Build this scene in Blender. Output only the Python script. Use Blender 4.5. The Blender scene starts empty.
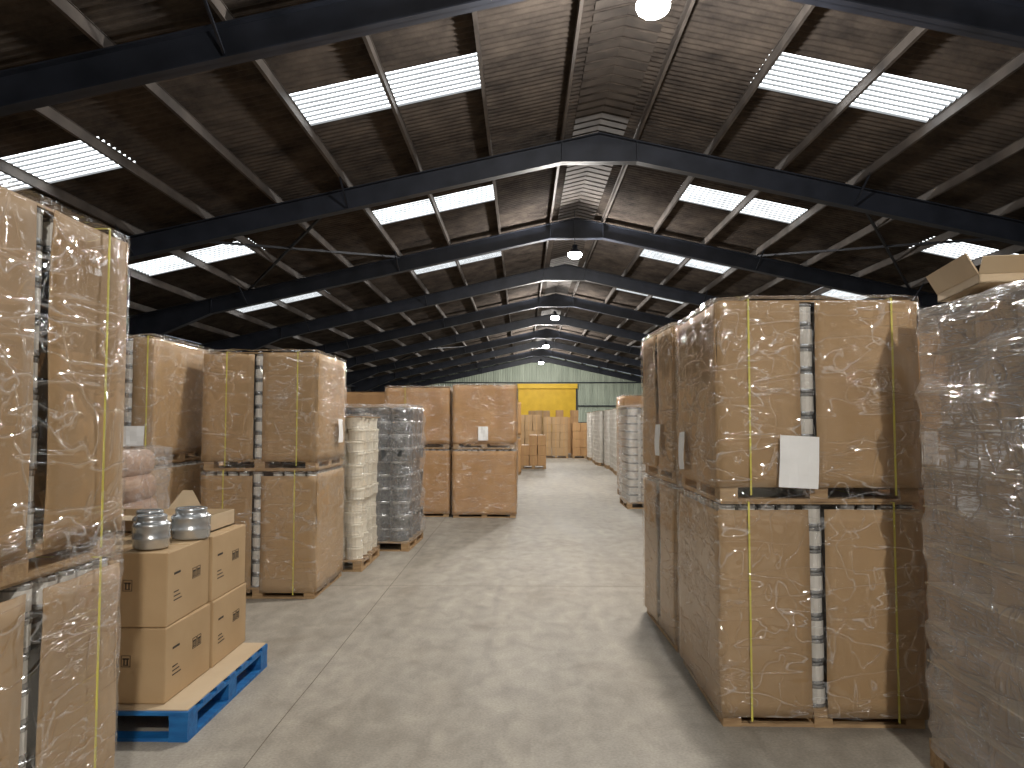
import bpy, math, random
from mathutils import Vector, Matrix, noise
random.seed(7)
scene = bpy.context.scene
COL = scene.collection
R = math.radians

# ------------------------------------------------------------------ mesh builder
class MB:
    def __init__(s): s.v=[]; s.f=[]; s.m=[]
    def quad(s,a,b,c,d,m=0):
        i=len(s.v); s.v+= [a,b,c,d]; s.f.append((i,i+1,i+2,i+3)); s.m.append(m)
    def box(s,x0,x1,y0,y1,z0,z1,m=0,M=None):
        i=len(s.v)
        p=[(x0,y0,z0),(x1,y0,z0),(x1,y1,z0),(x0,y1,z0),(x0,y0,z1),(x1,y0,z1),(x1,y1,z1),(x0,y1,z1)]
        if M is not None: p=[tuple(M@Vector(q)) for q in p]
        s.v+=p
        for f in [(0,3,2,1),(4,5,6,7),(0,1,5,4),(1,2,6,5),(2,3,7,6),(3,0,4,7)]:
            s.f.append(tuple(i+k for k in f)); s.m.append(m)
    def lathe(s,cx,cy,z,prof,seg=16,mats=None,M=None):
        i=len(s.v)
        for r,h in prof:
            for k in range(seg):
                a=2*math.pi*k/seg
                q=(cx+r*math.cos(a),cy+r*math.sin(a),z+h)
                if M is not None: q=tuple(M@Vector(q))
                s.v.append(q)
        for j in range(len(prof)-1):
            for k in range(seg):
                k2=(k+1)%seg
                s.f.append((i+j*seg+k,i+j*seg+k2,i+(j+1)*seg+k2,i+(j+1)*seg+k))
                s.m.append(mats[j] if mats else 0)
        n=len(prof)-1
        s.f.append(tuple(i+n*seg+k for k in range(seg))); s.m.append(mats[-1] if mats else 0)
        s.f.append(tuple(i+k for k in reversed(range(seg)))); s.m.append(mats[0] if mats else 0)
    def bar(s,a,b,t,m=0,t2=None):
        a=Vector(a);b=Vector(b);d=(b-a);L=d.length
        q=d.to_track_quat('Z','Y').to_matrix().to_4x4(); M=Matrix.Translation(a)@q
        t2=t2 or t
        s.box(-t/2,t/2,-t2/2,t2/2,0,L,m,M)
    def obj(s,name,mats,parent=None,smooth=False,bevel=0,solid=0):
        me=bpy.data.meshes.new(name); me.from_pydata(s.v,[],s.f)
        for m in mats: me.materials.append(m)
        me.polygons.foreach_set('material_index',s.m)
        if smooth: me.polygons.foreach_set('use_smooth',[True]*len(s.f))
        me.update()
        o=bpy.data.objects.new(name,me); COL.objects.link(o)
        if parent: o.parent=parent
        if bevel:
            b=o.modifiers.new('bevel','BEVEL'); b.width=bevel; b.segments=2; b.limit_method='ANGLE'
        if solid:
            b=o.modifiers.new('solid','SOLIDIFY'); b.thickness=solid; b.offset=-1
        return o

def empty(name,loc,rot=0):
    e=bpy.data.objects.new(name,None); e.location=loc; e.rotation_euler=(0,0,R(rot)); e.empty_display_size=.3
    COL.objects.link(e); return e

# ------------------------------------------------------------------ materials
def srgb(r,g,b):
    def c(x):
        x/=255
        return x/12.92 if x<=.04045 else ((x+.055)/1.055)**2.4
    return (c(r),c(g),c(b),1)
def newmat(n):
    m=bpy.data.materials.new(n); m.use_nodes=True; nt=m.node_tree
    return m,nt,nt.nodes,nt.links,nt.nodes['Principled BSDF']
def noisy(name,c1,c2,scale=4,rough=.6,metal=0,bump=0,stretch=(1,1,1),detail=5,spec=.5,bscale=None):
    m,nt,N,L,P=newmat(name)
    tc=N.new('ShaderNodeTexCoord'); mp=N.new('ShaderNodeMapping'); mp.inputs['Scale'].default_value=stretch
    L.new(tc.outputs['Object'],mp.inputs[0])
    nz=N.new('ShaderNodeTexNoise'); nz.inputs['Scale'].default_value=scale; nz.inputs['Detail'].default_value=detail
    L.new(mp.outputs[0],nz.inputs['Vector'])
    cr=N.new('ShaderNodeValToRGB'); cr.color_ramp.elements[0].position=.3; cr.color_ramp.elements[1].position=.7
    cr.color_ramp.elements[0].color=c1; cr.color_ramp.elements[1].color=c2
    L.new(nz.outputs[0],cr.inputs[0]); L.new(cr.outputs[0],P.inputs['Base Color'])
    P.inputs['Roughness'].default_value=rough; P.inputs['Metallic'].default_value=metal
    P.inputs['Specular IOR Level'].default_value=spec
    if bump:
        n2=N.new('ShaderNodeTexNoise'); n2.inputs['Scale'].default_value=bscale or scale*6; L.new(mp.outputs[0],n2.inputs['Vector'])
        b=N.new('ShaderNodeBump'); b.inputs['Strength'].default_value=bump; b.inputs['Distance'].default_value=.01
        L.new(n2.outputs[0],b.inputs['Height']); L.new(b.outputs[0],P.inputs['Normal'])
    return m

M_card =noisy('cardboard',srgb(164,134,96),srgb(184,153,114),2,.62,bump=.1,stretch=(1,1,.5))
M_card2=noisy('cardboard_orange',srgb(172,132,88),srgb(190,149,102),3,.6,bump=.1,stretch=(1,1,.3))
M_carton=noisy('carton_board',srgb(172,144,106),srgb(186,158,120),2.5,.7,bump=.08)
M_flap =noisy('carton_inner',srgb(184,162,132),srgb(198,178,148),2.5,.8)
M_core =noisy('stack_core',srgb(30,28,26),srgb(48,44,38),6,.8)
M_wood =noisy('pallet_wood',srgb(150,120,86),srgb(186,156,116),7,.8,bump=.3,stretch=(1,6,6))
M_blue =noisy('blue_pallet_paint',srgb(14,84,146),srgb(34,116,180),6,.55,bump=.2,stretch=(1,5,5))
M_white=noisy('white_can',srgb(206,202,192),srgb(230,226,218),5,.4)
M_steel=noisy('tin_steel',srgb(170,174,176),srgb(206,208,208),8,.25,metal=.7)
M_dark =noisy('dark_tin',srgb(54,58,62),srgb(98,102,104),8,.35,metal=.5)
M_copper=noisy('brown_tin',srgb(140,108,80),srgb(178,146,112),2,.5,metal=0)
M_cream=noisy('cream_tub',srgb(220,210,190),srgb(236,230,214),4,.45)
M_strap=noisy('yellow_strap',srgb(206,196,80),srgb(222,214,110),5,.4)
M_paper=noisy('paper',srgb(232,232,230),srgb(244,244,242),5,.7)
M_ink  =noisy('ink',srgb(44,36,30),srgb(60,50,40),5,.7)
M_tape =noisy('tape',srgb(184,148,100),srgb(196,160,114),5,.25)
M_steelbeam=noisy('painted_steel',srgb(24,28,36),srgb(38,42,52),2.5,.5,spec=.3)
M_purlin=noisy('purlin_steel',srgb(64,60,58),srgb(96,90,85),2,.6,spec=.3)
M_pink=noisy('wrapped_sacks',srgb(176,140,116),srgb(208,178,156),4,.6,bump=.3)

def film_mat(name,base,crease_glare,haze,tint=(.95,.95,.95,1),rough=.07,zs=4.5,facing=.2,bd=.008,crum=1.0,cz=9):
    """thin clear film: mostly transparent, mirror-like gloss, sharp creases and crumpled patches, glare streaks painted white along them"""
    m,nt,N,L,P=newmat(name); N.remove(P); out=N['Material Output']
    tc=N.new('ShaderNodeTexCoord')
    oi=N.new('ShaderNodeObjectInfo'); av=N.new('ShaderNodeVectorMath'); av.operation='ADD'
    L.new(tc.outputs['Object'],av.inputs[0]); sc_=N.new('ShaderNodeMath'); sc_.operation='MULTIPLY'; sc_.inputs[1].default_value=37
    L.new(oi.outputs['Random'],sc_.inputs[0]); L.new(sc_.outputs[0],av.inputs[1])
    def tex(st,rot,scale,det,dist):
        mp=N.new('ShaderNodeMapping'); mp.inputs['Scale'].default_value=st; mp.inputs['Rotation'].default_value=rot
        L.new(av.outputs[0],mp.inputs[0])
        n=N.new('ShaderNodeTexNoise'); n.inputs['Scale'].default_value=scale; n.inputs['Detail'].default_value=det; n.inputs['Distortion'].default_value=dist
        L.new(mp.outputs[0],n.inputs['Vector']); return n.outputs[0]
    def math_(op,a,b=None,c=None):
        q=N.new('ShaderNodeMath'); q.operation=op
        for k,x in enumerate((a,b,c)):
            if x is None: continue
            if isinstance(x,(int,float)): q.inputs[k].default_value=x
            else: L.new(x,q.inputs[k])
        return q.outputs[0]
    def mrange(x,a,b,c=0,d=1):
        r=N.new('ShaderNodeMapRange'); r.inputs['From Min'].default_value=a; r.inputs['From Max'].default_value=b
        r.inputs['To Min'].default_value=c; r.inputs['To Max'].default_value=d; L.new(x,r.inputs['Value']); return r.outputs[0]
    def ridge(x,w_): return mrange(math_('ABSOLUTE',math_('SUBTRACT',x,.5)),0,w_,1,0)
    n1=tex((1.1,1.1,zs),(R(11),R(-14),0),1.8,2,.5)
    n2=tex((3.2,3.2,1.4),(R(33),R(26),0),1.6,2,.8)
    n4=tex((2.2,2.2,cz),(R(-14),R(12),0),2.6,3,1.0)
    pm=tex((1,1,1.3),(0,0,0),2.1,2,.4)
    patch=math_('MULTIPLY',mrange(pm,.52,.66),crum)
    r1=ridge(n1,.035); r2=ridge(n2,.03); r4=ridge(n4,.05)
    h=math_('MULTIPLY_ADD',r1,.8,math_('MULTIPLY',n1,1.2))
    h=math_('MULTIPLY_ADD',r2,.7*min(1,crum+.3),h)
    h=math_('MULTIPLY_ADD',n2,1.2,h)
    h=math_('MULTIPLY_ADD',math_('MULTIPLY',r4,patch),.9,h)
    b=N.new('ShaderNodeBump'); b.inputs['Strength'].default_value=1; b.inputs['Distance'].default_value=bd
    L.new(h,b.inputs['Height'])
    g=N.new('ShaderNodeBsdfGlossy'); g.inputs['Roughness'].default_value=rough; g.inputs['Color'].default_value=(1,1,1,1)
    L.new(b.outputs[0],g.inputs['Normal'])
    d=N.new('ShaderNodeBsdfDiffuse'); d.inputs['Color'].default_value=tint
    t=N.new('ShaderNodeBsdfTransparent')
    creases=math_('MAXIMUM',math_('MULTIPLY',ridge(n4,.018),patch),math_('MULTIPLY',ridge(n1,.010),.8))
    creases=math_('MAXIMUM',creases,math_('MULTIPLY',ridge(n2,.008),.6*min(1,crum+.3)))
    mf=math_('MULTIPLY_ADD',creases,crease_glare,haze)  # white diffuse along creases: lamp glare on crumpled film painted into the colour
    m1=N.new('ShaderNodeMixShader'); L.new(mf,m1.inputs[0]); L.new(t.outputs[0],m1.inputs[1]); L.new(d.outputs[0],m1.inputs[2])
    fr=N.new('ShaderNodeLayerWeight'); fr.inputs['Blend'].default_value=.3
    ff=math_('MULTIPLY_ADD',fr.outputs['Facing'],facing,base)
    ff=math_('MULTIPLY_ADD',math_('MULTIPLY',r4,patch),.22,ff)
    m2=N.new('ShaderNodeMixShader'); L.new(ff,m2.inputs[0]); L.new(m1.outputs[0],m2.inputs[1]); L.new(g.outputs[0],m2.inputs[2])
    L.new(m2.outputs[0],out.inputs[0])
    return m
F_clear=film_mat('stretch_film',.10,.36,.0,crum=.8)
F_gray =film_mat('stretch_film_heavy',.2,.35,.36,tint=(.64,.62,.6,1),zs=13,rough=.12,bd=.012,crum=.35,cz=16)
F_haze =film_mat('stretch_film_hazy',.16,.5,.12,tint=(.8,.81,.82,1),zs=7,bd=.012)

def floor_mat():
    m,nt,N,L,P=newmat('concrete_floor')
    tc=N.new('ShaderNodeTexCoord')
    def nz(s,det,st=(1,1,1),dist=0):
        mp=N.new('ShaderNodeMapping'); mp.inputs['Scale'].default_value=st; L.new(tc.outputs['Object'],mp.inputs[0])
        n=N.new('ShaderNodeTexNoise'); n.inputs['Scale'].default_value=s; n.inputs['Detail'].default_value=det; n.inputs['Distortion'].default_value=dist
        L.new(mp.outputs[0],n.inputs['Vector']); return n
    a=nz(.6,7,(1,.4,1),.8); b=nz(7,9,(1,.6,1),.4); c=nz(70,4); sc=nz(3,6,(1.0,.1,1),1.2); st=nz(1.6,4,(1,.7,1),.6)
    cr=N.new('ShaderNodeValToRGB'); cr.color_ramp.elements[0].position=.3; cr.color_ramp.elements[1].position=.7
    cr.color_ramp.elements[0].color=srgb(142,134,121); cr.color_ramp.elements[1].color=srgb(164,158,147)
    L.new(a.outputs[0],cr.inputs[0])
    cur=cr.outputs[0]
    for t,k in ((b,.4),(c,.35),(sc,.28)):
        mix=N.new('ShaderNodeMixRGB'); mix.blend_type='OVERLAY'; mix.inputs[0].default_value=k; L.new(cur,mix.inputs[1]); L.new(t.outputs[0],mix.inputs[2]); cur=mix.outputs[0]
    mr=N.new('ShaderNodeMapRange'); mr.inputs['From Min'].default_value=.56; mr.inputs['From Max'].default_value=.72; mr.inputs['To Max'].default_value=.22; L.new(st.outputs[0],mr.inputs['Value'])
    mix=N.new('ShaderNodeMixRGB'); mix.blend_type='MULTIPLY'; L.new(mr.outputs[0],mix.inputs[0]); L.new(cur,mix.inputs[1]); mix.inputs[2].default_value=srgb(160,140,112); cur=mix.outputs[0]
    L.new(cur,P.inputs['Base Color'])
    rr=N.new('ShaderNodeMapRange'); rr.inputs['To Min'].default_value=.6; rr.inputs['To Max'].default_value=.8; L.new(sc.outputs[0],rr.inputs['Value']); L.new(rr.outputs[0],P.inputs['Roughness'])
    P.inputs['Specular IOR Level'].default_value=.3
    bp=N.new('ShaderNodeBump'); bp.inputs['Strength'].default_value=.15; bp.inputs['Distance'].default_value=.005; L.new(c.outputs[0],bp.inputs['Height']); L.new(bp.outputs[0],P.inputs['Normal'])
    return m
M_floor=floor_mat()
M_joint=noisy('floor_joint',srgb(92,84,72),srgb(116,106,92),6,.9)

def roof_mat():
    m,nt,N,L,P=newmat('roof_sheet')
    tc=N.new('ShaderNodeTexCoord')
    n=N.new('ShaderNodeTexNoise'); n.inputs['Scale'].default_value=1.6; n.inputs['Detail'].default_value=8; n.inputs['Roughness'].default_value=.7
    L.new(tc.outputs['Object'],n.inputs['Vector'])
    cr=N.new('ShaderNodeValToRGB'); cr.color_ramp.elements[0].position=.3; cr.color_ramp.elements[1].position=.72
    cr.color_ramp.elements[0].color=srgb(38,35,34); cr.color_ramp.elements[1].color=srgb(88,80,73); L.new(n.outputs[0],cr.inputs[0])
    L.new(cr.outputs[0],P.inputs['Base Color']); P.inputs['Roughness'].default_value=.9; P.inputs['Specular IOR Level'].default_value=.15
    return m
M_roof=roof_mat()
M_ridge=noisy('ridge_capping',srgb(68,64,62),srgb(92,86,81),3,.8,spec=.2)

SKY_STR=8
def sky_mat():
    m,nt,N,L,P=newmat('rooflight_grp'); N.remove(P)
    tc=N.new('ShaderNodeTexCoord'); sp=N.new('ShaderNodeSeparateXYZ'); L.new(tc.outputs['Object'],sp.inputs[0])
    mu=N.new('ShaderNodeMath'); mu.operation='MULTIPLY'; mu.inputs[1].default_value=2*math.pi/.146; L.new(sp.outputs['Y'],mu.inputs[0])
    si=N.new('ShaderNodeMath'); si.operation='SINE'; L.new(mu.outputs[0],si.inputs[0])
    n=N.new('ShaderNodeTexNoise'); n.inputs['Scale'].default_value=2.5; n.inputs['Detail'].default_value=4; L.new(tc.outputs['Object'],n.inputs['Vector'])
    mr=N.new('ShaderNodeMapRange'); mr.inputs['From Min'].default_value=-1; mr.inputs['From Max'].default_value=1
    mr.inputs['To Min'].default_value=0; mr.inputs['To Max'].default_value=1; L.new(si.outputs[0],mr.inputs['Value'])
    pw=N.new('ShaderNodeMath'); pw.operation='POWER'; pw.inputs[1].default_value=3.4; L.new(mr.outputs[0],pw.inputs[0])
    m2=N.new('ShaderNodeMapRange'); m2.inputs['From Min'].default_value=.3; m2.inputs['From Max'].default_value=.6; m2.inputs['To Min'].default_value=.5; m2.inputs['To Max'].default_value=1; L.new(n.outputs[0],m2.inputs['Value'])
    k=N.new('ShaderNodeMath'); k.operation='MULTIPLY'; L.new(pw.outputs[0],k.inputs[0]); L.new(m2.outputs[0],k.inputs[1])
    k2=N.new('ShaderNodeMath'); k2.operation='MULTIPLY_ADD'; L.new(k.outputs[0],k2.inputs[0]); k2.inputs[1].default_value=SKY_STR*1.8; k2.inputs[2].default_value=.36
    e=N.new('ShaderNodeEmission'); e.inputs['Color'].default_value=(.92,.97,1,1); L.new(k2.outputs[0],e.inputs['Strength'])
    L.new(e.outputs[0],N['Material Output'].inputs[0]); return m
M_sky=sky_mat()
def emis(name,c,s):
    m,nt,N,L,P=newmat(name); P.inputs['Emission Color'].default_value=c; P.inputs['Emission Strength'].default_value=s; P.inputs['Base Color'].default_value=c; return m
M_globe=emis('lamp_glow',(1,.99,.96,1),70)
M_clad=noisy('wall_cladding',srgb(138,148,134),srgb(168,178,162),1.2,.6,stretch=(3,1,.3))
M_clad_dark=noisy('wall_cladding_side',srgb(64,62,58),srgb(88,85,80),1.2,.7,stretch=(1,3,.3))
M_yellow=noisy('yellow_shutter',srgb(194,156,18),srgb(210,172,32),2,.6)

# ------------------------------------------------------------------ building
RX=1.5; ZR=7.43; SL=.22; HALF=13.2; Y0=-10.0; Y1=62.7
def roofz(T): return ZR-SL*T
TS=[0,.72,2.1,3.48,4.86,6.24,7.62,9.0,10.38,11.76,HALF]
SKYY=[11.1+6*k for k in range(-3,9)]
SKL=.54
def corr(y): return .022*math.sin(2*math.pi*y/.146)
mb=MB()
step=.146/6
ny=int((Y1-Y0)/step)
ys=[Y0+(Y1-Y0)*i/ny for i in range(ny+1)]
def insky(y): return any(abs(y-c)<SKL for c in SKYY)
flags=[insky((ys[i]+ys[i+1])/2) for i in range(ny)]
for s in (-1,1):
    base=len(mb.v)
    for y in ys:
        c=corr(y)
        for T in TS: mb.v.append((RX+s*T,y,roofz(T)+c))
    n=len(TS)
    for i in range(ny):
        for j in range(n-1):
            if flags[i] and j in (2,3,6,7): continue
            a=base+i*n+j
            mb.f.append((a,a+1,a+n+1,a+n)); mb.m.append(0)
mb.obj('ceiling',[M_roof,M_ridge],smooth=True)
wn=1
for c in SKYY:
    for s in (-1,1):
        for (a,b) in ((2,4),(6,8)):
            w=MB(); yy=[y for y in ys if abs(y-c)<SKL+step]
            for i in range(len(yy)-1):
                for j in range(a,b):
                    pts=[(RX+s*TS[j],yy[i]),(RX+s*TS[j+1],yy[i]),(RX+s*TS[j+1],yy[i+1]),(RX+s*TS[j],yy[i+1])]
                    q=[(p[0],p[1],roofz(abs(p[0]-RX))+corr(p[1])+.004) for p in pts]
                    w.quad(*q)
            w.obj('window_%d'%wn,[M_sky]); wn+=1
mb=MB()
y=Y0
while y<Y1-.3:
    for s in (-1,1):
        z0=roofz(0)-.05
        mb.quad((RX,y,z0+.02),(RX+s*.5,y,roofz(.5)-.04),(RX+s*.5,y+.22,roofz(.5)-.04),(RX,y+.22,z0+.02))
        mb.quad((RX,y+.22,z0+.02),(RX+s*.5,y+.22,roofz(.5)-.04),(RX+s*.5,y+.3,roofz(.5)+.0),(RX,y+.3,z0+.05))
    y+=.3
mb.obj('ridge_capping',[M_ridge])
mb=MB()
for s in (-1,1):
    for T in TS[1:-1]:
        x=RX+s*T; z=roofz(T)-.028
        mb.box(x-.006,x+.006,Y0,Y1,z-.16,z)
        mb.box(x-.024,x+.024,Y0,Y1,z-.168,z-.158)
        mb.box(x-.024,x+.024,Y0,Y1,z-.006,z)
mb.obj('roof_purlins',[M_purlin])
FR=[8.3+6*k for k in range(-3,10)]
def ztop(T): return roofz(T)-.198
def zbot(T):
    d=.42
    z=ztop(T)-d
    if T<.72: z=ztop(.72)-d
    if T>10: z-= (T-10)*.2
    return z
for y in FR:
    m=MB(); ts=[0,.72,2,5,8,10,13.0]
    for s in (-1,1):
        for a,b in zip(ts[:-1],ts[1:]):
            xa,xb=RX+s*a,RX+s*b
            def prism(za0,za1,zb0,zb1,h):
                P=[(xa,y-h,za0),(xb,y-h,zb0),(xb,y+h,zb0),(xa,y+h,za0),(xa,y-h,za1),(xb,y-h,zb1),(xb,y+h,zb1),(xa,y+h,za1)]
                i=len(m.v); m.v+=P
                for f in [(0,3,2,1),(4,5,6,7),(0,1,5,4),(1,2,6,5),(2,3,7,6),(3,0,4,7)]:
                    m.f.append(tuple(i+k for k in f)); m.m.append(0)
            prism(zbot(a),ztop(a),zbot(b),ztop(b),.008)
            prism(zbot(a),zbot(a)+.02,zbot(b),zbot(b)+.02,.1)
            prism(ztop(a)-.02,ztop(a),ztop(b)-.02,ztop(b),.1)
        for T in (.72,10,12.95): m.box(RX+s*T-.008,RX+s*T+.008,y-.08,y+.08,zbot(T)+.01,ztop(T)-.01)
        xc=RX+s*12.85; zc=zbot(12.85)+.05
        m.box(xc-.15,xc-.13,y-.09,y+.09,0,zc); m.box(xc+.13,xc+.15,y-.09,y+.09,0,zc+.4); m.box(xc-.13,xc+.13,y-.008,y+.008,0,zc)
        m.box(xc-.22,xc+.22,y-.16,y+.16,0,.02)
    m.obj('portal_frame',[M_steelbeam])
mb=MB()
for y in FR:
    for s in (-1,1):
        for T in (4.86,9.0):
            for q in (-1,1):
                mb.bar((RX+s*T,y+q*.05,zbot(T)+.03),(RX+s*T,y+q*.75,roofz(T)-.17),.03)
for (a,b) in ((14.3,20.3),(38.3,44.3),(-3.7,2.3)):
    for s in (-1,1):
        mb.bar((RX+s*4.86,a,roofz(4.86)-.19),(RX+s*9,b,roofz(9)-.19),.05)
        mb.bar((RX+s*9,a,roofz(9)-.19),(RX+s*4.86,b,roofz(4.86)-.19),.05)
for s in (-1,1):
    mb.box(RX+s*12.7-.05,RX+s*12.7+.05,Y0,Y1,4.02,4.12)
mb.obj('roof_bracing',[M_steelbeam])
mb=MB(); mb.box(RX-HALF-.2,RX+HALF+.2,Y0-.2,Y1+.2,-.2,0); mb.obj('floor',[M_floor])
mb=MB()
def wob(x,y): return noise.noise(Vector((x*3,y*1.3,0)))*.008
for X in (-1.32,4.6,-7.3,10.5):
    y=Y0
    while y<Y1:
        mb.quad((X-.003+wob(X,y),y,.0015),(X+.003+wob(X,y),y,.0015),(X+.003+wob(X,y+.4),y+.4,.0015),(X-.003+wob(X,y+.4),y+.4,.0015)); y+=.4
yy=1.9
while yy<Y1:
    mb.quad((RX-HALF,yy-.004,.0015),(RX+HALF,yy-.004,.0015),(RX+HALF,yy+.004,.0015),(RX-HALF,yy+.004,.0015)); yy+=5.7
mb.obj('trim_floor_joints',[M_joint])
def ribwall_end(name,y,mat,door=None,flip=1):
    mb=MB(); x=RX-HALF; p=.2
    while x<RX+HALF-.01:
        x2=min(x+p,RX+HALF); xm=x+p*.7; xa=x+p*.55; xb=x+p*.85
        pts=[(x,0),(xa,0),(xm,-.03*flip),(xb,-.03*flip),(x2,0)]
        for (a,da),(b,db) in zip(pts[:-1],pts[1:]):
            lo=0
            if door and a>=door[0]-.01 and b<=door[1]+.01: lo=door[2]
            mb.quad((a,y+da,lo),(b,y+db,lo),(b,y+db,roofz(abs(b-RX))-.03),(a,y+da,roofz(abs(a-RX))-.03))
        x+=p
    return mb.obj(name,[mat],solid=0)
DX0,DX1,DZ=-.3,4.5,4.5
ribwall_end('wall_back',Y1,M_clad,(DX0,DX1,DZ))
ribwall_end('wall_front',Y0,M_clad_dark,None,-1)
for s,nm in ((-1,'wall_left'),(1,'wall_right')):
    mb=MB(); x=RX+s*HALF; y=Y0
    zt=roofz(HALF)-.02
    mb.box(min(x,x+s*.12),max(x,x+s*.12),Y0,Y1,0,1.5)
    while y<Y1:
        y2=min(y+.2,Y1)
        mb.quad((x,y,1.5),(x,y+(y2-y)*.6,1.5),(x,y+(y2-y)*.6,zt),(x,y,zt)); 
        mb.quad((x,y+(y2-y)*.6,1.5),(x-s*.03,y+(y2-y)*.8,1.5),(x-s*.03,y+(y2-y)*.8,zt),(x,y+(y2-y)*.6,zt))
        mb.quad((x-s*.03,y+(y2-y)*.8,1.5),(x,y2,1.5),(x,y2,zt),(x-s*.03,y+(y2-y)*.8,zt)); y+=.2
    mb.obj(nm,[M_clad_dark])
mb=MB(); z=0; yd=Y1-.09
while z<DZ-.01:
    mb.box(DX0,DX1,yd,yd+.04,z,z+.09); mb.box(DX0,DX1,yd+.02,yd+.04,z+.09,z+.1); z+=.1
mb.box(DX0-.12,DX0,yd-.06,yd+.04,0,DZ+.1,1); mb.box(DX1,DX1+.12,yd-.06,yd+.04,0,DZ+.1,1); mb.box(DX0-.12,DX1+.12,yd-.25,yd+.04,DZ,DZ+.4,0)
mb.obj('door_1',[M_yellow,M_steelbeam])
mb=MB()
for z in (1.6,3.0,4.95): mb.box(RX-HALF+.3,DX0-.15 if z<4.5 else RX+HALF-.3,Y1-.16,Y1-.04,z,z+.1)
for z in (1.6,3.0): mb.box(DX1+.15,RX+HALF-.3,Y1-.16,Y1-.04,z,z+.1)
mb.obj('trim_wall_rails',[M_steelbeam])

# ------------------------------------------------------------------ lamps
for y in (-3.7,8.3,20.3,32.3,44.3,56.3):  # first lamp, behind the camera, is unseen: added, and stronger, to light front faces
    e=empty('high_bay_lamp',(1.42,y-.4,6.13))
    m=MB()
    m.lathe(0,0,0,[(.16,.05),(.17,.045),(.17,.06),(.12,.12),(.07,.16),(.07,.26),(.03,.28)],24)
    m.obj('lamp_housing',[M_steelbeam],e,smooth=True)
    m=MB(); m.lathe(0,0,0,[(.05,-.1),(.12,-.09),(.165,-.055),(.185,-.005),(.18,.03),(.16,.05)],24); m.obj('lamp_globe',[M_globe],e,smooth=True)
    m=MB(); m.bar((0,0,.27),(0,0,1.2),.015); m.obj('hanger_rod',[M_steelbeam],e)
    ld=bpy.data.lights.new('lamp_light','POINT'); ld.energy=1450 if y<0 else (1300 if y>40 else 900); ld.color=(1,.95,.89); ld.shadow_soft_size=.12
    lo=bpy.data.objects.new('lamp_light',ld); COL.objects.link(lo); lo.parent=e; lo.location=(0,0,-.26)

# ------------------------------------------------------------------ pallets & stacks
def pallet_mesh(w,d,h,M=None,z0=0):
    m=MB(); t=.018; bw=.1
    n=max(5,int(d/.16))
    for i in range(n):
        y=-d/2+bw/2+(d-bw)*i/(n-1); m.box(-w/2,w/2,y-bw/2,y+bw/2,z0+h-t,z0+h)
    for x in (-w/2+.05,0,w/2-.05):
        m.box(x-.05,x+.05,-d/2,d/2,z0+h-2*t-.001,z0+h-t-.001)
        for y in (-d/2+.06,0,d/2-.06): m.box(x-.048,x+.048,y-.06,y+.06,z0+t,z0+h-2*t-.001)
        m.box(x-.05,x+.05,-d/2,d/2,z0,z0+t)
    for y in (-d/2+.05,d/2-.05): m.box(-w/2+.1,w/2-.1,y-.045,y+.045,z0,z0+t-.001)
    return m
CANP=lambda r,h:[(r*.93,.0),(r,.004),(r,.012),(r*.95,.02),(r*.95,h-.02),(r,h-.012),(r,h-.004),(r*.93,h-.001),(r*.88,h-.006)]
def can(m,x,y,z,r=.05,h=.112,seg=14):
    m.lathe(x,y,z,CANP(r,h),seg,[1,1,1,0,1,1,1,1,1])

def panel(m,face,w,d,u0,u1,z0,z1,seed,amp=.012,off=0.0):
    nu=max(3,int(abs(u1-u0)/.06)); nz=max(4,int((z1-z0)/.07)); base=len(m.v)
    for j in range(nz+1):
        for i in range(nu+1):
            u=u0+(u1-u0)*i/nu; z=z0+(z1-z0)*j/nz
            o=off+amp*(noise.noise(Vector((u*2.8+seed,z*2.4,seed*1.7)))+.5*noise.noise(Vector((u*7,z*5+seed,2)))+.3)
            if j==nz: z+=noise.noise(Vector((u*6,seed,3)))*.008
            if face=='f': p=(u,-d/2-o,z)
            elif face=='b': p=(-u,d/2+o,z)
            elif face=='l': p=(-w/2-o,-u,z)
            else: p=(w/2+o,u,z)
            m.v.append(p)
    for j in range(nz):
        for i in range(nu):
            a=base+j*(nu+1)+i; m.f.append((a,a+1,a+nu+2,a+nu+1)); m.m.append(0)

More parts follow.
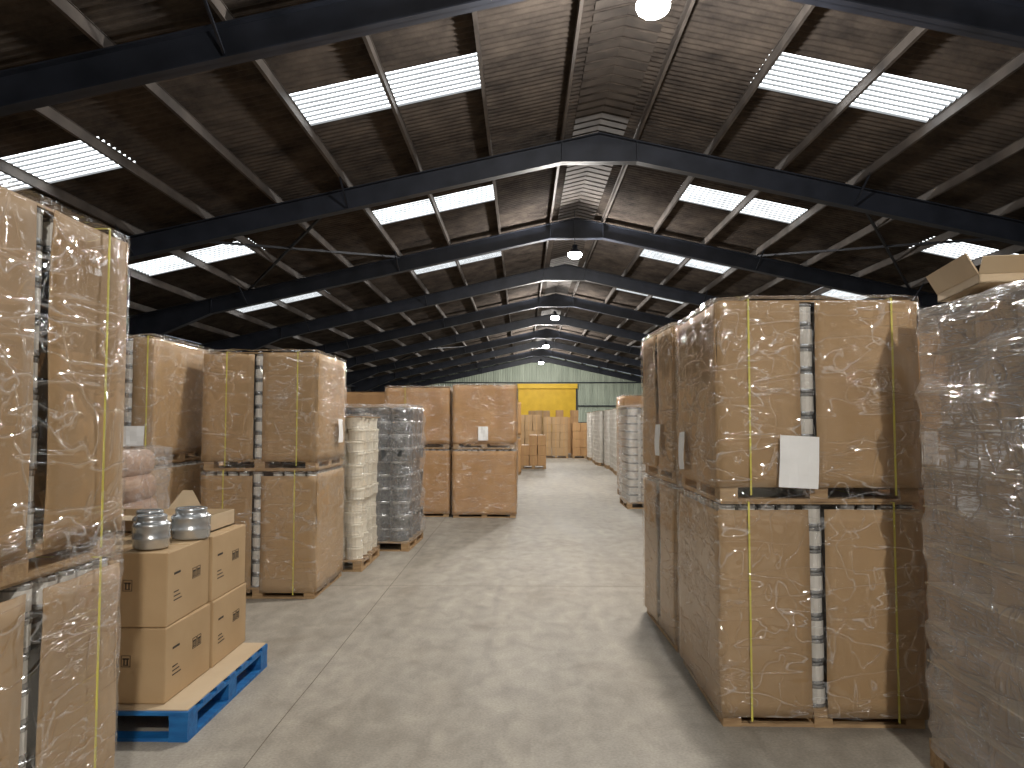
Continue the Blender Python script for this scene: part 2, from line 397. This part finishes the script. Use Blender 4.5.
def film_shell(w,d,z0,z1,seed,off=.024,amp=.012,rc=.05,fold=.12,zf=14):
    m=MB(); hw,hd=w/2+off,d/2+off; loop=[]
    def seg(a,b,n):
        for i in range(n): t=i/n; loop.append(((a[0]+(b[0]-a[0])*t,a[1]+(b[1]-a[1])*t)))
    def arc(cx,cy,a0):
        for i in range(4):
            a=a0+math.pi/2*i/4; loop.append((cx+rc*math.cos(a),cy+rc*math.sin(a)))
    n=16
    seg((-hw+rc,-hd),(hw-rc,-hd),n); arc(hw-rc,-hd+rc,-math.pi/2)
    seg((hw,-hd+rc),(hw,hd-rc),n); arc(hw-rc,hd-rc,0)
    seg((hw-rc,hd),(-hw+rc,hd),n); arc(-hw+rc,hd-rc,math.pi/2)
    seg((-hw,hd-rc),(-hw,-hd+rc),n); arc(-hw+rc,-hd+rc,math.pi)
    K=len(loop); rows=int((z1-z0)/.05)
    lev=[(z0+(z1-z0)*j/rows,0) for j in range(rows+1)]+[(z1+.012,.04),(z1+.006,fold)]
    for z,ins in lev:
        for (x,y) in loop:
            nx,ny_=x/hw,y/hd
            if abs(nx)>abs(ny_): N_=(math.copysign(1,nx),0)
            else: N_=(0,math.copysign(1,ny_))
            q=Vector((x*2.2+seed,y*2.2,z*zf*.4))
            o=amp*(noise.noise(q)+.6*noise.noise(q*3.1))
            s_=1-ins/ max(hw,hd)
            zz=z+ (noise.noise(Vector((x*5,y*5,seed)))*.025 if (z==z0 or ins>0) else 0)
            m.v.append(((x+N_[0]*o)*s_,(y+N_[1]*o)*s_,max(zz,.01)))
    for j in range(len(lev)-1):
        for i in range(K):
            i2=(i+1)%K; m.f.append((j*K+i,j*K+i2,(j+1)*K+i2,(j+1)*K+i)); m.m.append(0)
    return m

def carton_stack(name,x0,x1,y0,y1,rot=0,units=((.0,1.17),(1.17,2.3)),gaps=None,straps=(.16,.84),card=M_card,film=F_clear,labels=(),seed=1,ph=.1,sidestraps=(),shift=()):
    w,d=x1-x0,y1-y0; e=empty(name,((x0+x1)/2,(y0+y1)/2,0),rot)
    gaps=gaps or {'f':[0.03],'b':[0.0],'l':[],'r':[]}
    for k,(za,zb) in enumerate(units):
        pallet_mesh(w-.02,d-.02,ph,z0=za).obj('pallet_%d'%(k+1),[M_wood],e)
        mc=MB(); mc.box(-w/2+.11,w/2-.11,-d/2+.11,d/2-.11,za+ph+.001,zb-.02); mc.obj('core_%d'%(k+1),[M_core],e)
        mt=MB(); mt.box(-w/2+.02,w/2-.02,-d/2+.02,d/2-.02,zb-.012,zb-.002); mt.obj('top_pad_%d'%(k+1),[card],e)
        pm=MB(); cm=MB(); zc0=za+ph+.002; H=zb-.016-zc0; nc=int(H/.112); ch=H/nc
        for fc,half in (('f',w/2),('b',w/2),('l',d/2),('r',d/2)):
            sh=(shift[k] if k<len(shift) and fc=='f' else 0)
            gs=[g+sh for g in gaps.get(fc,[])]; edges=[-half]
            for g in gs: edges+=[g-.042,g+.042]
            edges.append(half)
            for i in range(0,len(edges),2):
                top=zb-.012-.012*random.random() if k==len(units)-1 else zb-.035-.02*random.random()
                panel(pm,fc,w,d,edges[i],edges[i+1],za+ph*.55 if k==0 else za+ph*.8,top,seed+k*3+i+ord(fc))
            for g in gs:
                for c in range(nc):
                    z=zc0+c*ch; r=.048
                    jx=random.uniform(-.006,.006)
                    p={'f':(g+jx,-d/2+.06),'b':(-g+jx,d/2-.06),'l':(-w/2+.06,-g+jx),'r':(w/2-.06,g+jx)}[fc]
                    can(cm,p[0],p[1],z,r,ch-.002)
        zt=zb-.016-ch; nx=int((w-.04)/.1); nyy=int((d-.04)/.1)
        for i in range(nx):
            x=-w/2+.06+(w-.12)*i/(nx-1)
            for yy_ in (-d/2+.06,d/2-.06):
                if all(abs(x-g)>.11 for g in gaps.get('f',[])): can(cm,x,yy_,zt,.046,ch-.002,10)
        for i in range(1,nyy-1):
            y_=-d/2+.06+(d-.12)*i/(nyy-1)
            for xx in (-w/2+.06,w/2-.06): 
                if all(abs(y_-g)>.09 for g in gaps.get('r',[])+gaps.get('l',[])): can(cm,xx,y_,zt,.046,ch-.002,10)
        pm.obj('cardboard_sleeve_%d'%(k+1),[card],e,smooth=True,solid=.006)
        cm.obj('cans_%d'%(k+1),[M_white,M_steel],e)
    ztop_=units[-1][1]
    if straps or sidestraps:
        sm=MB(); q=.005
        for k,(za,zb) in enumerate(units):
            for f in straps:
                x=-w/2+w*f+ (.008 if k else -.006)
                sm.box(x-q,x+q,-d/2-.022,-d/2-.019,za+.04,zb+.002); sm.box(x-q,x+q,d/2+.019,d/2+.022,za+.04,zb+.002)
                sm.box(x-q,x+q,-d/2-.022,d/2+.022,zb,zb+.003)
            for f in sidestraps:
                y=-d/2+d*f
                for sx in (-1,1): sm.box(min(sx*(w/2+.019),sx*(w/2+.022)),max(sx*(w/2+.019),sx*(w/2+.022)),y-q,y+q,za+.04,zb+.002)
                sm.box(-w/2-.022,w/2+.022,y-q,y+q,zb+.003,zb+.006)
        sm.obj('straps',[M_strap],e)
    film_shell(w,d,.06,ztop_+.01,seed).obj('stretch_film',[film],e,smooth=True)
    for (fc,u,z,lw,lh,tilt) in labels:
        lm=MB(); n=4
        for i in range(n):
            for j in range(n):
                def P(a,b):
                    uu=-lw/2+lw*a/n; vv=-lh/2+lh*b/n; c,s_=math.cos(R(tilt)),math.sin(R(tilt))
                    U=u+uu*c-vv*s_; V=z+uu*s_+vv*c; o=.042+.006*math.sin(a*1.7+b)
                    return {'f':(U,-d/2-o,V),'r':(w/2+o,U,V),'l':(-w/2-o,-U,V)}[fc]
                lm.quad(P(i,j),P(i+1,j),P(i+1,j+1),P(i,j+1))
        lm.obj('paper_label',[M_paper],e,smooth=True)
    return e
def duplicate(root,loc,rot=0,film=True):
    e=empty(root.name.split('.')[0],loc,rot)
    for c in root.children:
        if not film and c.name.startswith('stretch_film'): continue
        o=c.copy(); COL.objects.link(o); o.parent=e
    return e

carton_stack('shrink_wrapped_can_pallet',1.08,2.17,4.12,5.22,rot=-1,units=((0,1.2),(1.2,2.31)),
   gaps={'f':[-.02],'b':[0],'l':[],'r':[]},shift=(.0,-.03),straps=(.15,.86),labels=[('f',-.12,1.42,.21,.28,-3),('l',-.25,1.45,.17,.24,4)],seed=3,sidestraps=())
carton_stack('shrink_wrapped_can_pallet',1.08,2.18,5.45,6.6,rot=1.5,units=((0,1.2),(1.2,2.35)),
   gaps={'f':[0],'l':[.0],'r':[],'b':[]},labels=[('l',.2,1.5,.17,.24,0)],seed=9)
carton_stack('shrink_wrapped_can_pallet',-2.68,-1.58,1.78,2.95,rot=0,units=((0,1.13),(1.13,2.36)),
   gaps={'f':[0],'r':[.07],'l':[],'b':[]},straps=(),sidestraps=(.86,.3),seed=14)
carton_stack('shrink_wrapped_can_pallet',-3.0,-1.92,7.02,8.1,rot=0,units=((0,1.19),(1.19,2.3)),
   gaps={'f':[-.02],'r':[],'l':[],'b':[]},straps=(.2,.82),labels=[('r',.2,1.55,.18,.24,0)],seed=22)
carton_stack('shrink_wrapped_can_pallet',-4.25,-3.15,6.3,7.6,rot=2,units=((0,1.28),(1.28,2.37)),
   gaps={'f':[.33],'r':[],'l':[],'b':[]},straps=(.95,.6),labels=[('f',.38,1.52,.24,.17,0)],seed=31)
sH=carton_stack('shrink_wrapped_can_pallet',-1.2,-.1,13.0,14.1,rot=0,units=((0,1.19),(1.19,2.3)),
   gaps={'f':[],'r':[0.0],'l':[],'b':[]},straps=(),labels=[('f',-.02,1.45,.17,.24,0)],seed=40,card=M_card2)
carton_stack('shrink_wrapped_can_pallet',-2.4,-1.27,13.1,14.2,rot=1,units=((0,1.19),(1.19,2.27)),
   gaps={'f':[],'r':[],'l':[],'b':[]},straps=(.3,),seed=44,card=M_card2)

def tin_stack(name,x0,x1,y0,y1,r,h,layers,mats,film,pads=False,rot=0,seed=1,ph=.12,amp=.015,film_z0=.1,padmat=M_card,jit=.004):
    w,d=x1-x0,y1-y0; e=empty(name,((x0+x1)/2,(y0+y1)/2,0),rot)
    pallet_mesh(w,d,ph).obj('pallet',[M_wood],e)
    m=MB(); pm=MB(); nx=int(w/(2*r)); nyy=int(d/(2*r)); z=ph+.002
    sx=w/nx; sy=d/nyy
    for L_ in range(layers):
        if pads:
            pm.box(-w/2,w/2,-d/2,d/2,z,z+.006); z+=.007
        lx,ly=random.uniform(-jit,jit)*2,random.uniform(-jit,jit)*2
        for i in range(nx):
            for j in range(nyy):
                if 0<i<nx-1 and 0<j<nyy-1: continue
                m.lathe(-w/2+sx*(i+.5)+random.uniform(-jit,jit)+lx,-d/2+sy*(j+.5)+random.uniform(-jit,jit)+ly,z,
                  [(r*.9,0),(r*.93,h*.06),(r*.9,h*.12),(r*.93,h*.78),(r*.99,h*.8),(r*.99,h*.94),(r*.94,h*.99),(r*.86,h*.96)],16,[0,0,0,1,1,1,1,1])
        z+=h+.001
    m.obj('tins',mats,e,smooth=False)
    mc=MB(); mc.box(-w/2+2*r,w/2-2*r,-d/2+2*r,d/2-2*r,ph+.001,z-.03); mc.obj('inner_tins',[mats[0]],e)
    pm.box(-w/2+.01,w/2-.01,-d/2+.01,d/2-.01,z,z+.012); pm.obj('layer_pads',[padmat],e)
    if film: film_shell(w,d,film_z0,z+.03,seed,off=.018,amp=amp,rc=.07,zf=22).obj('stretch_film',[film],e,smooth=True)
    return e
tin_stack('white_tub_pallet',-2.85,-1.76,8.3,9.35,.105,.13,12,[M_cream,M_cream],F_clear,seed=51,jit=.008)
tin_stack('wrapped_tin_pallet',-2.5,-1.42,9.62,10.75,.135,.17,10,[M_dark,M_steel],F_haze,seed=55,amp=.04,rot=-2,jit=.012)
kst=tin_stack('wrapped_tin_pallet',1.93,3.03,2.5,3.68,.138,.176,11,[M_copper,M_copper],F_gray,pads=True,seed=60,amp=.04,rot=-1.5,padmat=M_flap,jit=.008)
e=empty('open_carton',(2.2,3.34,2.215),-12)
m=MB(); 
ww,dd,hh=.24,.26,.04
for (a,b,c,d_) in ((-ww,ww,-dd,-dd+.006),(-ww,ww,dd-.006,dd),(-ww,-ww+.006,-dd,dd),(ww-.006,ww,-dd,dd)): m.box(a,b,c,d_,0,hh)
m.box(-ww,ww,-dd,dd,0,.006)
T=Matrix.Translation((-ww,0,hh))@Matrix.Rotation(R(-28),4,'Y'); m.box(-.003,.003,-dd,dd,0,.1,0,T)
T=Matrix.Translation((0,dd,hh))@Matrix.Rotation(R(-15),4,'X'); m.box(-ww,ww,-.003,.003,0,.1,0,T)
T=Matrix.Translation((0,-dd,hh))@Matrix.Rotation(R(40),4,'X'); m.box(-ww,ww,-.003,.003,0,.08,0,T)
m.obj('carton_body',[M_flap],e)

t1=tin_stack('wrapped_tin_pallet',2.0,3.05,14.4,15.5,.105,.15,12,[M_white,M_steel],F_haze,seed=70,amp=.02)
t2=tin_stack('wrapped_tin_pallet',2.95,4.05,20.9,22.0,.105,.15,13,[M_white,M_white],F_haze,seed=73,amp=.02)
for i,y in enumerate((24.1,25.6,27.4,29.2,31.0,33.5)):
    duplicate(t2,(3.5+random.uniform(-.1,.1),y,0),random.uniform(-3,3),film=False)
duplicate(t1,(2.75,16.9,0),3); duplicate(sH,(3.0,18.8,0),1)

def box_pile(name,cx,cy,nx,ny_,nz,bw,bd,bh,card,seed):
    random.seed(seed)
    e=empty(name,(cx,cy,0),random.uniform(-4,4)); W=nx*bw; D=ny_*bd
    pallet_mesh(W,D,.12).obj('pallet',[M_wood],e); m=MB(); tp=MB()
    for k in range(nz):
        for i in range(nx):
            for j in range(ny_):
                if k==nz-1 and random.random()<.25: continue
                x=-W/2+bw*(i+.5)+random.uniform(-.01,.01); y=-D/2+bd*(j+.5)+random.uniform(-.01,.01); z=.122+k*bh
                m.box(x-bw/2+.008,x+bw/2-.008,y-bd/2+.008,y+bd/2-.008,z,z+bh-.004)
                tp.box(x-.025,x+.025,y-bd/2+.006,y-bd/2+.0085,z+.01,z+bh-.01)
    m.obj('cartons',[card],e,bevel=.006); tp.obj('tape',[M_tape],e); return e
box_pile('carton_pallet',.42,27.3,3,3,3,.3,.3,.36,M_card2,3)
box_pile('carton_pallet',1.6,35.6,3,3,5,.38,.36,.36,M_card,4)
box_pile('carton_pallet',2.9,35.4,3,3,4,.38,.36,.38,M_card2,5)
box_pile('carton_pallet',.3,36.2,3,3,5,.38,.36,.38,M_card,6)
box_pile('carton_pallet',2.3,38.5,3,3,6,.38,.36,.36,M_card2,7)
box_pile('carton_pallet',.9,39.5,3,3,6,.38,.36,.36,M_card,8)
random.seed(11)

for (x,y) in [(-5.6,8.9),(-4.4,9.2),(-4.3,11.0),(-5.7,11.2),(-3.8,13.3),(-5.2,13.2),(-6.6,13.4),(-1.9,16.5),(-3.3,16.6),(-4.7,16.4),(-.7,20.5),(-2.0,20.6),(-3.4,20.5),(-.6,24.3),(-1.9,24.2),(-7.0,9.3),(-7.2,6.7),(-5.8,6.7),
              (2.95,6.1),(4.3,6.2),(3.6,4.7),(5.0,4.6),(2.6,8.4),(3.9,8.4),(5.3,8.3),(3.4,11.2),(4.8,11.1),(4.9,15.0),(5.2,19.0),(5.6,23),(-2.2,29),(-.8,29.2),(-2.3,34)]:
    duplicate(sH,(x,y,0),random.uniform(-3,3),film=False)

# ---- blue pallet with cartons
e=empty('blue_pallet',(-2.32,4.5,0),0)
pallet_mesh(1.22,1.2,.15).obj('pallet_frame',[M_blue],e)
m=MB(); 
m.box(-.6,.6,-.58,.6,.1502,.156); m.obj('cardboard_sheet',[M_flap],e)
def marks(m,w,d,h,face):
    def r(u0,u1,v0,v1):
        if face=='f': m.box(u0,u1,-d/2-.0015,-d/2-.0005,v0,v1)
        else: m.box(w/2+.0005,w/2+.0015,u0,u1,v0,v1)
    u_=-.02 if face=='f' else .04
    v=.19
    for u in (u_,u_+.06):
        r(u,u+.05,v,v+.003); r(u,u+.05,v+.057,v+.06); r(u,u+.003,v,v+.06); r(u+.047,u+.05,v,v+.06)
        r(u+.01,u+.04,v+.008,v+.012); r(u+.013,u+.02,v+.012,v+.04); r(u+.03,u+.037,v+.012,v+.04); r(u+.008,u+.025,v+.038,v+.046); r(u+.026,u+.042,v+.038,v+.046)
    if face=='r':
        for k in range(3): r(-.2,-.1-.02*k,.12+.022*k,.126+.022*k)
        r(-.2,-.12,.26,.272)
def carton(x,y,z,w,d,h,rot=0,name='cardboard_box'):
    e=empty(name,(x,y,z),rot)
    m=MB(); m.box(-w/2,w/2,-d/2,d/2,0,h); m.obj('carton_body',[M_carton],e,bevel=.006)
    t=MB(); t.box(-.025,.025,-d/2-.001,d/2+.001,h,h+.001); t.box(-.025,.025,-d/2-.0012,-d/2-.0002,h-.09,h); t.box(-w/2,w/2,-.001,.001,h,h+.0012)
    t.obj('tape',[M_tape],e)
    k=MB(); marks(k,w,d,h,'f'); marks(k,w,d,h,'r'); k.obj('printed_marks',[M_ink],e)
for k in range(2):
    for i in range(2):
        for j in range(2):
            carton(-2.15-.565*i+random.uniform(-.006,.006)-.01*k,4.27+.575*j+random.uniform(-.006,.006),.158+.392*k,.55,.56,.39,random.uniform(-1,1)+(1.5 if k else 0))
e=empty('open_carton',(-2.34,4.93,.945),0)
m=MB(); ww,dd,hh=.38,.2,.1
for (a,b,c,d_) in ((-ww,ww,-dd,-dd+.006),(-ww,ww,dd-.006,dd),(-ww,-ww+.006,-dd,dd),(ww-.006,ww,-dd,dd)): m.box(a,b,c,d_,0,hh)
m.box(-ww,ww,-dd,dd,0,.006)
T=Matrix.Translation((0,dd,hh))@Matrix.Rotation(R(-20),4,'X'); 
i=len(m.v); m.v+=[tuple(T@Vector(q)) for q in ((-.08,0,0),(.16,0,0),(.07,0,.13),(-.0,0,.13))]; m.f.append((i,i+1,i+2,i+3)); m.m.append(0)
T=Matrix.Translation((0,-dd,hh))@Matrix.Rotation(R(100),4,'X'); m.box(-ww,ww,-.003,.003,0,.1,0,T)
m.obj('carton_body',[M_flap],e)
def tin(x,y,z,r=.1,h=.17):
    e=empty('lidded_tin',(x,y,z))
    m=MB(); m.lathe(0,0,0,[(r*.9,0),(r*.96,.01),(r*.96,h*.25),(r,h*.28),(r,h*.34),(r*.96,h*.37),(r*.96,h*.62),(r*1.0,h*.66),(r*1.0,h*.72),(r*.9,h*.78),(r*.78,h*.83),(r*.8,h*.88),(r*.8,h*.97),(r*.76,h),(r*.7,h*.97)],32)
    m.obj('tin_body',[M_steel],e,smooth=True)
tin(-2.04,4.14,.946,.098,.18); tin(-1.98,4.5,.946,.112,.18); tin(-2.2,4.44,.946,.095,.17)

e=empty('wrapped_sack_pallet',(-3.2,5.5,0),3)
pallet_mesh(1.0,.7,.13).obj('pallet',[M_wood],e)
m=MB()
for k in range(7):
    z0=.135+k*.185; n=20; w2,d2=.48-.012*k,.34-.008*k
    base=len(m.v); lv=[(0,.93),(.03,1.0),(.09,1.02),(.15,1.0),(.183,.93)]
    for dz,s_ in lv:
        for a in range(n):
            t=2*math.pi*a/n; c,s2=math.cos(t),math.sin(t)
            x=math.copysign(abs(c)**.35,c)*w2*s_; y=math.copysign(abs(s2)**.35,s2)*d2*s_
            m.v.append((x+.01*noise.noise(Vector((x*4,y*4,z0))),y,z0+dz))
    for j in range(4):
        for a in range(n): m.f.append((base+j*n+a,base+j*n+(a+1)%n,base+(j+1)*n+(a+1)%n,base+(j+1)*n+a)); m.m.append(0)
    m.f.append(tuple(base+4*n+a for a in range(n))); m.m.append(0); m.f.append(tuple(base+a for a in reversed(range(n)))); m.m.append(0)
m.obj('sacks',[M_pink],e,smooth=True)
film_shell(.98,.7,.1,1.44,80,off=.01,amp=.03,rc=.12).obj('stretch_film',[F_haze],e,smooth=True)

cam=bpy.data.cameras.new('camera'); cam.lens=750/1024*36; cam.sensor_width=36; cam.clip_start=.05; cam.clip_end=200
co=bpy.data.objects.new('camera',cam); COL.objects.link(co); co.location=(0,0,1.63); co.rotation_euler=(R(90+2.98),0,R(.76))
scene.camera=co
w=bpy.data.worlds.new('world'); scene.world=w; w.use_nodes=True
w.node_tree.nodes['Background'].inputs[0].default_value=(.75,.85,1,1); w.node_tree.nodes['Background'].inputs[1].default_value=.6
scene.view_settings.view_transform='Standard'
scene.view_settings.look='None'
scene.view_settings.exposure=.1
